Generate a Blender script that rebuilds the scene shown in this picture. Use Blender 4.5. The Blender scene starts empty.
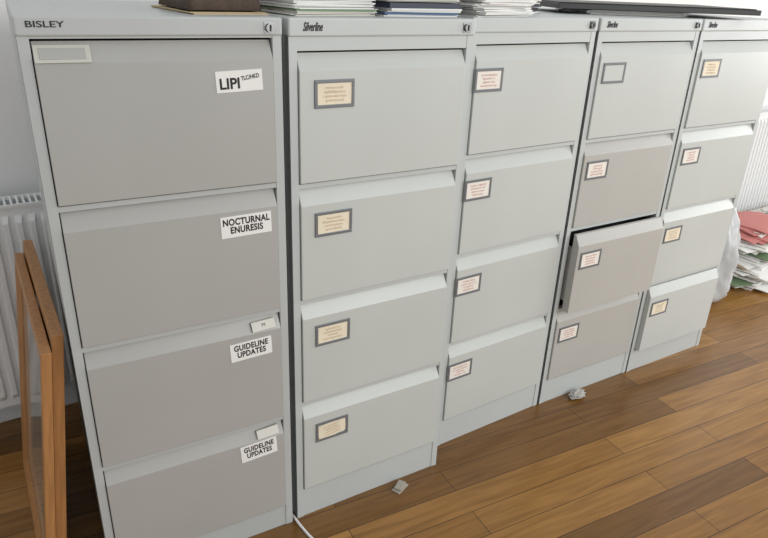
import bpy, bmesh, math, random
from mathutils import Vector, Matrix, Euler, noise
random.seed(4)
D=bpy.data; SC=bpy.context.scene.collection
def srgb(r,g,b):
    f=lambda c:(c/255/12.92) if c/255<=.04045 else ((c/255+.055)/1.055)**2.4
    return (f(r),f(g),f(b),1)
def mat(name,col,rough=.5,metal=0,noise=0.0,bump=0.0,scale=60,spec=.5,stretch=None):
    m=D.materials.new(name); m.use_nodes=True; nt=m.node_tree; b=nt.nodes['Principled BSDF']
    b.inputs['Roughness'].default_value=rough; b.inputs['Metallic'].default_value=metal
    b.inputs['Specular IOR Level'].default_value=spec
    b.inputs['Base Color'].default_value=col
    if noise or bump:
        tc=nt.nodes.new('ShaderNodeTexCoord'); n=nt.nodes.new('ShaderNodeTexNoise'); n.inputs['Scale'].default_value=scale; n.inputs['Detail'].default_value=4
        if stretch:
            mp=nt.nodes.new('ShaderNodeMapping'); mp.inputs['Scale'].default_value=stretch
            nt.links.new(tc.outputs['Object'],mp.inputs['Vector']); nt.links.new(mp.outputs[0],n.inputs['Vector'])
        else: nt.links.new(tc.outputs['Object'],n.inputs['Vector'])
        if noise:
            r=nt.nodes.new('ShaderNodeValToRGB')
            r.color_ramp.elements[0].position=.3; r.color_ramp.elements[1].position=.7
            r.color_ramp.elements[0].color=tuple(c*(1-noise) for c in col[:3])+(1,)
            r.color_ramp.elements[1].color=tuple(min(1,c*(1+noise)) for c in col[:3])+(1,)
            nt.links.new(n.outputs['Fac'],r.inputs['Fac']); nt.links.new(r.outputs['Color'],b.inputs['Base Color'])
        if bump:
            bp=nt.nodes.new('ShaderNodeBump'); bp.inputs['Strength'].default_value=bump; bp.inputs['Distance'].default_value=.001
            nt.links.new(n.outputs['Fac'],bp.inputs['Height']); nt.links.new(bp.outputs['Normal'],b.inputs['Normal'])
    return m
M={}
M['frame1']=mat('frame_grey_a',srgb(184,188,187),.40,noise=.03,scale=3)
M['draw1']=mat('drawer_grey_a',srgb(172,172,168),.34,noise=.03,scale=3)
M['frame2']=mat('frame_grey_b',srgb(190,195,194),.40,noise=.03,scale=3)
M['draw2']=mat('drawer_grey_b',srgb(193,197,193),.36,noise=.03,scale=3)
M['draw4']=mat('drawer_grey_c',srgb(180,179,174),.36,noise=.03,scale=3)
M['dark']=mat('gap_dark',srgb(32,32,32),.8)
M['chrome']=mat('chrome',srgb(150,150,150),.25,1)
M['holder']=mat('holder_grey',srgb(118,121,124),.4,.3)
M['holder_light']=mat('holder_light',srgb(198,198,188),.4,.1)
M['cream']=mat('card_cream',srgb(232,221,198),.8,noise=.05,scale=30)
M['cardw']=mat('card_white',srgb(232,226,218),.8)
M['white']=mat('paper_white',srgb(235,235,232),.8)
M['offw']=mat('paper_offwhite',srgb(215,213,205),.8)
M['ink']=mat('ink_black',srgb(25,25,28),.6)
M['inkred']=mat('ink_red',srgb(212,168,155),.7)
M['inkbrown']=mat('ink_brown',srgb(206,186,158),.7)
M['black']=mat('board_black',srgb(28,28,30),.45,bump=.3,scale=300)
M['navy']=mat('folder_navy',srgb(42,50,66),.5)
M['green']=mat('folder_green',srgb(115,138,105),.7)
M['pink']=mat('folder_pink',srgb(196,124,118),.7)
M['blue']=mat('folder_blue',srgb(80,105,140),.7)
M['buff']=mat('folder_buff',srgb(196,176,140),.7)
M['brown']=mat('cloth_brown',srgb(84,70,60),.9,noise=.15,bump=.8,scale=120)
M['oak']=mat('frame_oak',srgb(168,120,74),.4,noise=.22,scale=4,stretch=(30,30,2))
M['radw']=mat('radiator_white',srgb(236,238,238),.35)
M['bag']=mat('bag_plastic',srgb(196,199,200),.28,bump=.5,scale=25)

def finish(bm,name,mats,parent=None,bevel=0,smooth=False,seg=2):
    me=D.meshes.new(name); bmesh.ops.recalc_face_normals(bm,faces=bm.faces[:]); bm.to_mesh(me); bm.free()
    for m in mats: me.materials.append(m)
    o=D.objects.new(name,me); SC.objects.link(o)
    if parent: o.parent=parent
    if bevel:
        b=o.modifiers.new('bev','BEVEL'); b.width=bevel; b.segments=seg; b.limit_method='ANGLE'; b.angle_limit=math.radians(30)
    if smooth:
        for p in me.polygons: p.use_smooth=True
    return o
def box(bm,x0,x1,y0,y1,z0,z1,mi=0,mtx=None):
    vs=[bm.verts.new((x,y,z)) for x in(x0,x1) for y in(y0,y1) for z in(z0,z1)]
    if mtx is not None:
        for v in vs: v.co=mtx@v.co
    for f in((0,1,3,2),(4,6,7,5),(0,4,5,1),(2,3,7,6),(0,2,6,4),(1,5,7,3)):
        fc=bm.faces.new([vs[i] for i in f]); fc.material_index=mi
def prism(bm,prof,x0,x1,mi=0):
    a=[bm.verts.new((x0,y,z)) for y,z in prof]; b=[bm.verts.new((x1,y,z)) for y,z in prof]
    n=len(prof)
    for i in range(n):
        f=bm.faces.new((a[i],a[(i+1)%n],b[(i+1)%n],b[i])); f.material_index=mi
    for l in(a,b):
        f=bm.faces.new(l); f.material_index=mi
def empty(name,loc=(0,0,0),rz=0):
    o=D.objects.new(name,None); SC.objects.link(o); o.location=loc; o.rotation_euler=(0,0,rz); o.empty_display_size=.1; return o
def text(name,body,size,loc,parent,m,rot=(math.pi/2,0,0),sx=1,ext=.0003,bold=0,shear=0,align='CENTER',spacing=1,sl=.85):
    c=D.curves.new(name,'FONT'); c.body=body; c.size=size; c.extrude=ext; c.offset=bold; c.shear=shear
    c.align_x=align; c.align_y='CENTER'; c.space_line=sl; c.space_character=spacing
    c.materials.append(m); o=D.objects.new(name,c); SC.objects.link(o); o.location=loc; o.rotation_euler=rot; o.scale=(sx,1,1)
    o.parent=parent; return o
F=-.006
def cabinet(loc,rz,w,seams,H,fm,dms,pulls,kind,cards=None,cap=.037,lx=.09):
    E=empty('filing_cabinet',loc,rz); Dp=.62
    bm=bmesh.new(); t=.019
    box(bm,0,.0012,.0,Dp,0.0,H-.004); box(bm,w-.0012,w,0,Dp,0,H-.004)
    box(bm,0,t,0,.02,0,H-.03); box(bm,w-t,w,0,.02,0,H-.03)
    box(bm,.0012,w-.0012,Dp-.002,Dp,0,H-.004)
    box(bm,t,w-t,0.002,.02,0,seams[4]-.004)
    for z in seams[1:4]: box(bm,t,w-t,.001,.02,z-.010,z+.001)
    box(bm,t,w-t,.001,.02,seams[0]+.0,H-.03)
    finish(bm,'body',[fm],E,.0012)
    bm=bmesh.new(); box(bm,-.001,w+.001,-.004,Dp+.001,H-cap,H); finish(bm,'top_cap',[fm],E,.004,seg=3)
    bm=bmesh.new(); box(bm,.0015,w-.0015,.06,Dp-.004,.02,H-.05)
    finish(bm,'interior',[M['dark']],E)
    ps=[]
    for i in range(4):
        z1=seams[i]-(.0135 if i else .0045); z0=seams[i+1]+.004
        pl=pulls[i]; P=empty('drawer_%d'%(i+1),(0,-pl,0)); P.parent=E; ps.append(P)
        sl=.036
        prof=[(F,z0),(F,z1-sl),(.012,z1-.002),(.012,z1),(.022,z1),(.022,z0)]
        bm=bmesh.new(); prism(bm,prof,t+.002,w-t-.002)
        if pl>.005: box(bm,t+.012,t+.014,.01,.35,z0+.03,z1-.05); box(bm,w-t-.014,w-t-.012,.01,.35,z0+.03,z1-.05); box(bm,t+.012,w-t-.012,.01,.35,z0+.03,z0+.032)
        finish(bm,'drawer_front',[dms[i]],P,.002,seg=3)
        if kind=='b':
            cx=lx; cz=seams[i]-.098+(.010,0,-.004,-.006)[i]; hw=.048; hh=.030
            bm=bmesh.new(); b=.0075
            box(bm,cx-hw,cx+hw,F-.003,F,cz+hh-b,cz+hh); box(bm,cx-hw,cx+hw,F-.003,F,cz-hh,cz-hh+b)
            box(bm,cx-hw,cx-hw+b,F-.003,F,cz-hh+b,cz+hh-b); box(bm,cx+hw-b,cx+hw,F-.003,F,cz-hh+b,cz+hh-b)
            finish(bm,'label_holder',[M['holder']],P,.0012)
            col,ink,tl=cards[i]
            bm=bmesh.new(); box(bm,-hw+b-.001,hw-b+.001,-.0005,.0005,-hh+b-.001,hh-b+.001)
            c=finish(bm,'label_card',[col],P); c.location=(cx,F-.0012,cz); c.rotation_euler=(0,tl,0)
            if ink:
                for k in range(4):
                    body=''.join(random.choice('abcdeghilmnorstu ') for _ in range(random.randint(12,17)))
                    text('card_text',body,.0085,(0,-.0008,.0135-.009*k),c,ink,ext=.0001,sx=.85)
    bm=bmesh.new(); bmesh.ops.create_cone(bm,cap_ends=True,segments=24,radius1=.009,radius2=.0085,depth=.008,matrix=Matrix.Translation((w-.026,-.007,H-.019))@Matrix.Rotation(math.pi/2,4,'X'))
    box(bm,w-.0275,w-.0245,-.0125,-.0105,H-.025,H-.013,1)
    box(bm,w-.037,w-.014,-.0055,-.003,H-.030,H-.008,0)
    finish(bm,'lock',[M['chrome'],M['ink']],E)
    return E,ps
SZ=[1.255,.969,.679,.384,.097]; BZ=[1.282,.982,.676,.366,.070]
f1,d1,f2,d2,d4=M['frame1'],M['draw1'],M['frame2'],M['draw2'],M['draw4']
c1,p1=cabinet((0,-.016,0),-.054,.468,BZ,1.32,f1,[d1]*4,[0,0,0,0],'a',cap=.034)
CR=(M['cream'],M['inkbrown'],0); CW=(M['cardw'],M['inkred'],0)
c2,p2=cabinet((.484,-.037,0),-.028,.471,SZ,1.32,f2,[d2]*4,[0]*4,'b',cards=[CR,CR,CR,(M['cream'],M['inkbrown'],-.15)],lx=.102)
c3,p3=cabinet((1.003,.018,0),.015,.46,SZ,1.32,f2,[d2]*4,[0]*4,'b',cards=[CW,CW,CW,CW],lx=.066)
c4,p4=cabinet((1.473,.023,0),-.025,.46,SZ,1.32,f2,[d2,d4,d4,d4],[0,0,.036,0],'b',cards=[(M['draw2'],None,0),CW,CW,CW],lx=.083)
c5,p5=cabinet((1.936,.008,0),-.025,.458,SZ,1.32,f2,[d2]*4,[0,0,0,.014],'b',cards=[CR,CW,CR,CR],lx=.083)
# logos
text('maker_badge','BISLEY',.0145,(.046,-.0045,1.3055),c1,M['ink'],sx=1.45,bold=.00015)
for c,x in((c2,.052),(c4,.045),(c5,.045)):
    text('maker_badge','Silverline',.024,(x,-.0045,1.302),c,M['ink'],sx=.50,bold=.0005,shear=.4)
# cab1 stickers
def sticker(P,cx,cz,w,h,rot,lines,size,sx=1,bold=.0007,m=None):
    bm=bmesh.new(); box(bm,-w/2,w/2,-.0004,.0004,-h/2,h/2)
    s=finish(bm,'sticker',[m or M['white']],P); s.location=(cx,F-.0006,cz); s.rotation_euler=(0,-rot,0)
    if lines: text('sticker_text',lines,size,(0,-.0006,.001),s,M['ink'],ext=.0001,bold=bold,sx=sx,sl=.9,spacing=1.08)
    return s
s=sticker(p1[0],.376,1.202,.094,.041,.04,None,.02)
text('sticker_text','LIPI',.029,(-.020,-.0006,-.005),s,M['ink'],ext=.0001,bold=.0008,sx=.98)
text('sticker_note','TLC/HKD',.0115,(.022,-.0006,.006),s,M['ink'],rot=(math.pi/2,-.12,0),ext=.0001,bold=.0003,sx=.78)
sticker(p1[1],.376,.899,.112,.048,.02,'NOCTURNAL\nENURESIS',.0205,.78)
sticker(p1[2],.373,.588,.100,.047,.04,'GUIDELINE\nUPDATES',.0205,.76)
sticker(p1[3],.380,.290,.094,.049,.06,'GUIDELINE\nUPDATES',.0205,.72)
for P,z,tx in((p1[2],.644,'M'),(p1[3],.335,'')):
    bm=bmesh.new(); box(bm,-.028,.028,-.001,.001,-.012,.012); box(bm,-.028,.028,-.001,.008,.010,.012)
    o=finish(bm,'paper_tag',[M['offw']],P,.0005); o.location=(.405,-.004,z); o.rotation_euler=(-.45,-.06,0)
    if tx: text('tag_text',tx,.012,(0,-.0012,0),o,M['ink'],ext=.0001)
bm=bmesh.new(); box(bm,-.045,.045,-.0015,0,-.016,.016); box(bm,-.037,.037,-.0025,-.0015,-.010,.010,1)
o=finish(bm,'label_holder',[M['holder_light'],M['draw1']],p1[0],.0008); o.location=(.067,-.0005,1.257); o.rotation_euler=(-.46,0,0)

# room
def floor_mat():
    m=D.materials.new('oak_planks'); m.use_nodes=True; nt=m.node_tree; N=nt.nodes; L=nt.links; b=N['Principled BSDF']
    tc=N.new('ShaderNodeTexCoord'); mp=N.new('ShaderNodeMapping'); mp.inputs['Rotation'].default_value=(0,0,math.radians(5))
    L.new(tc.outputs['Object'],mp.inputs['Vector'])
    br=N.new('ShaderNodeTexBrick'); br.offset=.37; br.inputs['Scale'].default_value=1; br.inputs['Brick Width'].default_value=.95; br.inputs['Row Height'].default_value=.09
    br.inputs['Mortar Size'].default_value=.0012; br.inputs['Mortar Smooth'].default_value=.1; br.inputs['Bias'].default_value=0
    br.inputs['Color1'].default_value=(0,0,0,1); br.inputs['Color2'].default_value=(1,1,1,1); br.inputs['Mortar'].default_value=(.5,.5,.5,1)
    L.new(mp.outputs[0],br.inputs['Vector'])
    cr=N.new('ShaderNodeValToRGB'); e=cr.color_ramp.elements
    e[0].position=0; e[0].color=srgb(108,76,40); e[1].position=1; e[1].color=srgb(160,117,64)
    x=e.new(.3); x.color=srgb(138,98,50)
    L.new(br.outputs['Color'],cr.inputs['Fac'])
    m2=N.new('ShaderNodeMapping'); m2.inputs['Scale'].default_value=(3,40,1); L.new(mp.outputs[0],m2.inputs['Vector'])
    n=N.new('ShaderNodeTexNoise'); n.inputs['Scale'].default_value=1.5; n.inputs['Detail'].default_value=6; n.inputs['Distortion'].default_value=.6; L.new(m2.outputs[0],n.inputs['Vector'])
    r2=N.new('ShaderNodeValToRGB'); r2.color_ramp.elements[0].position=.3; r2.color_ramp.elements[0].color=(.72,.68,.60,1); r2.color_ramp.elements[1].position=.65; r2.color_ramp.elements[1].color=(1.08,1.08,1.03,1)
    L.new(n.outputs['Fac'],r2.inputs['Fac'])
    mx=N.new('ShaderNodeMix'); mx.data_type='RGBA'; mx.blend_type='MULTIPLY'; mx.inputs[0].default_value=1
    L.new(cr.outputs[0],mx.inputs[6]); L.new(r2.outputs[0],mx.inputs[7])
    m3=N.new('ShaderNodeMix'); m3.data_type='RGBA'; L.new(br.outputs['Fac'],m3.inputs[0]); L.new(mx.outputs[2],m3.inputs[6]); m3.inputs[7].default_value=srgb(60,38,22)
    L.new(m3.outputs[2],b.inputs['Base Color']); b.inputs['Roughness'].default_value=.25
    bp=N.new('ShaderNodeBump'); bp.inputs['Strength'].default_value=.15; bp.inputs['Distance'].default_value=.002; L.new(n.outputs['Fac'],bp.inputs['Height']); L.new(bp.outputs[0],b.inputs['Normal'])
    return m
bm=bmesh.new(); box(bm,-2.4,6.1,-4,.94,-.05,0); finish(bm,'floor',[floor_mat()])
wm=mat('wall_paint',srgb(242,242,240),.7,noise=.01,scale=4)
bm=bmesh.new(); box(bm,-2.4,6.0,.84,.94,0,2.7); finish(bm,'wall_back',[wm])
bm=bmesh.new(); box(bm,6,6.1,-4,.94,0,2.7); finish(bm,'wall_right',[wm])
bm=bmesh.new(); box(bm,-2.4,6,.825,.84,0,.09); finish(bm,'baseboard_back',[M['radw']],None,.004)

def radiator(x0,x1):
    E=empty('radiator',((x0+x1)/2,.72,0)); L=(x1-x0)/2
    z0,z1=.14,.775
    for yy,nm in((-.03,'front_panel'),(.045,'rear_panel')):
        bm=bmesh.new(); n=int((x1-x0)/.0333); p=(x1-x0)/n
        prof=[]
        for i in range(n):
            a=-L+i*p
            prof+=[(a,0),(a+p*.35,0),(a+p*.5,-.014),(a+p*.85,-.014)]
        prof.append((L,0))
        zs=[z0,z0+.025,z0+.045,z1-.045,z1-.025,z1]; k=[0,0,1,1,0,0]
        g=[[bm.verts.new((x,yy+d*kk,z)) for x,d in prof] for z,kk in zip(zs,k)]
        for r in range(5):
            for i in range(len(prof)-1): bm.faces.new((g[r][i],g[r][i+1],g[r+1][i+1],g[r+1][i]))
        o=finish(bm,nm,[M['radw']],E); o.modifiers.new('s','SOLIDIFY').thickness=.003
    bm=bmesh.new()
    box(bm,-L-.004,-L,-.035,.055,z0+.02,z1+.004); box(bm,L,L+.004,-.035,.055,z0+.02,z1+.004)
    box(bm,-L,L,-.036,-.028,z1-.002,z1+.006); box(bm,-L,L,.048,.055,z1-.002,z1+.006)
    x=-L+.01
    while x<L: box(bm,x,x+.006,-.03,.05,z1,z1+.005); x+=.016
    finish(bm,'top_grille',[M['radw']],E)
    bm=bmesh.new()
    for x in(-L+.04,L-.04):
        bmesh.ops.create_cone(bm,cap_ends=True,segments=16,radius1=.0075,radius2=.0075,depth=z0+.03,matrix=Matrix.Translation((x,.01,(z0+.03)/2)))
        box(bm,x-.02,x+.02,.052,.118,.3,.34); box(bm,x-.02,x+.02,.052,.118,.6,.64)
    finish(bm,'pipes',[M['radw']],E)
radiator(-1.25,.15); radiator(3.25,4.65)

def frame(x,lean,y0,y1,h,th,bw,glass,nm='picture_frame'):
    E=empty(nm,(x,y0,0)); E.rotation_euler=(0,lean,0)
    L=y1-y0; bm=bmesh.new()
    prof=[(0,0),(0,th),(bw*.55,th),(bw,th*.55),(bw,0)]
    cs=[(0,0,1,1),(L,0,-1,1),(L,h,-1,-1),(0,h,1,-1)]
    rings=[[bm.verts.new((-d,cy+sy*i,cz+sz*i)) for i,d in prof] for cy,cz,sy,sz in cs]
    n=len(prof)
    for a in range(4):
        A=rings[a];B=rings[(a+1)%4]
        for j in range(n): bm.faces.new((A[j],A[(j+1)%n],B[(j+1)%n],B[j]))
    finish(bm,'moulding',[M['oak']],E,.0015)
    bm=bmesh.new(); box(bm,-th*.4,-th*.25,bw-.003,L-bw+.003,bw-.003,h-bw+.003); finish(bm,'glass_panel',[glass],E)
    return E
gl=mat('picture_glass',srgb(150,142,130),.08,noise=.25,scale=3)
frame(-.126,.132,-.010,.575,.685,.020,.040,gl)
frame(-.100,.132,.015,.60,.708,.023,.045,gl)

def stack(name,cx,cy,z,w,d,spec,rz=0,j=.012,rr=None):
    keys=[]; bm=bmesh.new(); zz=0; rr=.05*(j/.012) if rr is None else rr
    for cnt,t,k in spec:
        if k not in keys: keys.append(k)
        for _ in range(cnt):
            tt=t*random.uniform(.6,1.4)
            mt=Matrix.Translation((random.uniform(-j,j),random.uniform(-j,j),zz))@Matrix.Rotation(random.uniform(-rr,rr),4,'Z')
            s=random.uniform(.88,1) if j>.02 else 1
            box(bm,-w/2*s,w/2*s,-d/2*s,d/2*s,0,tt*.85,keys.index(k),mt); zz+=tt
    o=finish(bm,name,[M[k] for k in keys]); o.location=(cx,cy,z); o.rotation_euler=(0,0,rz); return o,zz
def pile(name,cx,cy,R,levels,seed,palette):
    rs=random.Random(seed); bm=bmesh.new(); keys=[]; z=0
    for (n,w,d,k,dx,dy) in levels:
        if k not in keys: keys.append(k)
        for _ in range(n):
            t=rs.uniform(.004,.009); a=rs.uniform(-.35,.35); ox=dx+rs.uniform(-R,R); oy=dy+rs.uniform(-R,R)
            ca,sa=math.cos(a),math.sin(a); N=8; dr=rs.uniform(0,.010); ph=rs.uniform(0,6)
            top=[];bot=[]
            for i in range(N+1):
                rt=[];rb=[]
                for q in range(N+1):
                    u=(i/N-.5)*w; v=(q/N-.5)*d
                    e=((i/N-.5)*2)**2; e2=((q/N-.5)*2)**2
                    zz=z-dr*(e*e+e2*e2)*min(1,z/.05)+.002*math.sin(ph+i*.7+q*.5)
                    zz=max(zz,.0005)
                    X=ox+u*ca-v*sa; Y=oy+u*sa+v*ca
                    rt.append(bm.verts.new((X,Y,zz+t*.8))); rb.append(bm.verts.new((X,Y,zz)))
                top.append(rt);bot.append(rb)
            mi=keys.index(k)
            def q4(a,b,c,d_):
                f=bm.faces.new((a,b,c,d_)); f.material_index=mi
            for i in range(N):
                for q in range(N):
                    q4(top[i][q],top[i+1][q],top[i+1][q+1],top[i][q+1]); q4(bot[i][q],bot[i][q+1],bot[i+1][q+1],bot[i+1][q])
                q4(top[i][0],bot[i][0],bot[i+1][0],top[i+1][0]); q4(top[i][N],top[i+1][N],bot[i+1][N],bot[i][N])
                q4(top[0][i],top[0][i+1],bot[0][i+1],bot[0][i]); q4(top[N][i],bot[N][i],bot[N][i+1],top[N][i+1])
            z+=t
    o=finish(bm,name,[M[k] for k in keys]); o.location=(cx,cy,0); return o
T=1.3202
def cloth(name,cx,cy,z,w,d,h,m,seed,parent=None):
    bm=bmesh.new(); n=28
    g=[]
    for i in range(n+1):
        r=[]
        for k in range(n+1):
            u=i/n*2-1; v=k/n*2-1
            e=max(0,1-max(abs(u),abs(v))**6)
            hh=h*(.35+.65*e)*(e>0)+0.0
            q=noise.noise(Vector((u*2.2+seed,v*2.2,seed)))*.35+noise.noise(Vector((u*6+seed,v*6,seed)))*.15
            r.append(bm.verts.new((u*w/2*(1+.06*noise.noise(Vector((v*3,seed,1)))),v*d/2*(1+.06*noise.noise(Vector((u*3,seed,2)))),max(.001,hh*(1+q)))))
        g.append(r)
    for i in range(n):
        for k in range(n): bm.faces.new((g[i][k],g[i+1][k],g[i+1][k+1],g[i][k+1]))
    o=finish(bm,name,[m],parent,smooth=True); o.location=(cx,cy,z); s=o.modifiers.new('s','SOLIDIFY'); s.thickness=.003; s.offset=1
    return o
cloth('folded_cloth',.385,.15,T+.006,.15,.22,.05,M['brown'],3.1)
stack('cardboard_folder',.385,.16,T,.16,.26,[(2,.003,'buff')],.05,j=.003,rr=.02)
stack('document_stack',.608,.15,T,.205,.27,[(5,.002,'offw'),(1,.003,'green'),(6,.0015,'white'),(9,.002,'white'),(1,.003,'green'),(10,.002,'white')],.08,j=.008,rr=.05)
stack('folder_stack',.855,.135,T,.20,.25,[(2,.002,'white'),(1,.006,'blue'),(3,.003,'white'),(1,.014,'navy'),(3,.002,'offw'),(1,.012,'black'),(2,.01,'navy')],-.03,j=.008,rr=.05)
stack('paper_stack',1.110,.17,T,.20,.27,[(24,.0022,'white'),(2,.002,'offw'),(12,.0022,'white')],.12,rr=.10)
stack('binder_stack',1.345,.36,T,.20,.24,[(3,.002,'white'),(1,.012,'black'),(3,.003,'navy'),(4,.004,'offw')],-.1,j=.006)
stack('loose_papers',1.84,.26,T,.34,.25,[(6,.0020,'white')],-.44,j=.016,rr=.06)
bm=bmesh.new(); box(bm,-.34,.34,-.19,.19,0,.016); box(bm,-.33,.33,-.18,.18,.016,.019)
o=finish(bm,'portfolio_case',[M['black']],None,.004); o.location=(1.90,.255,T+.0145); o.rotation_euler=(0,0,-.44)

pile('paper_pile',3.29,.37,.035,[(7,.40,.34,'white',0,0),(1,.42,.34,'green',0,0),(5,.38,.32,'white',.02,0),(2,.40,.34,'offw',-.02,0),(6,.38,.32,'white',0,.01),(1,.4,.33,'buff',0,0),(8,.38,.32,'white',.03,0),(1,.38,.33,'green',.0,0),(7,.36,.32,'white',.03,.02),(3,.34,.30,'offw',.04,.02),(4,.32,.27,'pink',.03,.02),(1,.30,.24,'white',.06,.03),(3,.30,.25,'pink',.06,.03)],5,None)
pile('paper_pile',3.84,.34,.03,[(14,.34,.3,'white',0,0),(2,.34,.3,'blue',0,0),(16,.32,.3,'white',0,0),(1,.33,.3,'pink',0,0),(10,.32,.28,'offw',0,0)],9,None)
# plastic bag with gathered neck
bm=bmesh.new(); bmesh.ops.create_icosphere(bm,subdivisions=5,radius=1)
for v in bm.verts:
    c=v.co.copy(); z=c.z
    q=1+.18*noise.noise(c*2.3)+.09*(1-abs(noise.noise(c*4.5+Vector((3,1,2))))*4)*.5
    tp=1-.62*max(0,z)**1.3
    r=math.hypot(c.x,c.y); s=(min(1,r*1.25)/r if r>1e-4 else 1)
    v.co=Vector((c.x*s*.11*q*tp+.02*z,c.y*s*.13*q*tp,(max(-.8,z)*.29+.03*noise.noise(c*3))))
lo=min(v.co.z for v in bm.verts)
for v in bm.verts: v.co.z-=lo
o=finish(bm,'plastic_bag',[M['bag']],None,smooth=True); o.location=(2.81,.29,0); o.rotation_euler=(0,0,.3)
def crumple(name,loc,r,m,seed,sq=.5):
    bm=bmesh.new(); bmesh.ops.create_icosphere(bm,subdivisions=3,radius=1)
    for v in bm.verts:
        c=v.co.copy(); q=1+.55*noise.noise(c*2.4+Vector((seed,0,0)))+.25*noise.noise(c*6)
        v.co=Vector((c.x*r*1.3*q,c.y*r*.8*q,c.z*r*sq*q))
    lo=min(v.co.z for v in bm.verts)
    for v in bm.verts: v.co.z-=lo
    o=finish(bm,name,[m]); o.location=loc; return o
crumple('crumpled_tissue',(1.63,-.015,0),.026,mat('tissue_grey',srgb(172,170,164),.8),2,.4)
bm=bmesh.new(); box(bm,-.025,.025,-.014,.014,0,.004); box(bm,-.018,.020,-.010,.012,.004,.012,0,Matrix.Rotation(.2,4,'Z'))
o=finish(bm,'cardboard_scrap',[mat('card_grey',srgb(165,158,146),.8)],None,.001); o.location=(.80,-.08,0); o.rotation_euler=(0,0,.4)
cu=D.curves.new('cable','CURVE'); cu.dimensions='3D'; cu.bevel_depth=.0035; cu.bevel_resolution=4
s=cu.splines.new('BEZIER'); pts=[(.476,-.02,.004),(.478,-.06,.004),(.488,-.13,.004),(.53,-.26,.004),(.55,-.5,.004)]
s.bezier_points.add(len(pts)-1)
for b,p in zip(s.bezier_points,pts): b.co=p; b.handle_left_type=b.handle_right_type='AUTO'
cu.materials.append(M['white']); o=D.objects.new('cable',cu); SC.objects.link(o)

# lights
w=D.worlds.new('world'); bpy.context.scene.world=w; w.use_nodes=True
w.node_tree.nodes['Background'].inputs[0].default_value=(.97,.985,1,1); w.node_tree.nodes['Background'].inputs[1].default_value=.66
def area(name,loc,rot,sx,sy,p,col=(1,1,1)):
    l=D.lights.new(name,'AREA'); l.shape='RECTANGLE'; l.size=sx; l.size_y=sy; l.energy=p; l.color=col
    o=D.objects.new(name,l); SC.objects.link(o); o.location=loc; o.rotation_euler=rot; return o
area('window_light',(2.3,-3.2,2.0),(math.radians(68),0,0),2.5,1.5,66,(1,.995,.97))
area('side_window_light',(5.9,-1.6,1.5),(0,math.radians(82),0),1.6,1.8,85,(.98,.99,1))
# camera
cd=D.cameras.new('camera'); cam=D.objects.new('camera',cd); SC.objects.link(cam)
cam.location=(-.085,-1.304,1.398); cam.rotation_euler=(math.radians(66.5),math.radians(-2.2),math.radians(-32.0))
cd.lens=647/768*36; cd.sensor_width=36; cd.shift_y=-9/768; cd.clip_start=.01
bpy.context.scene.camera=cam
bpy.context.scene.view_settings.view_transform='Standard'
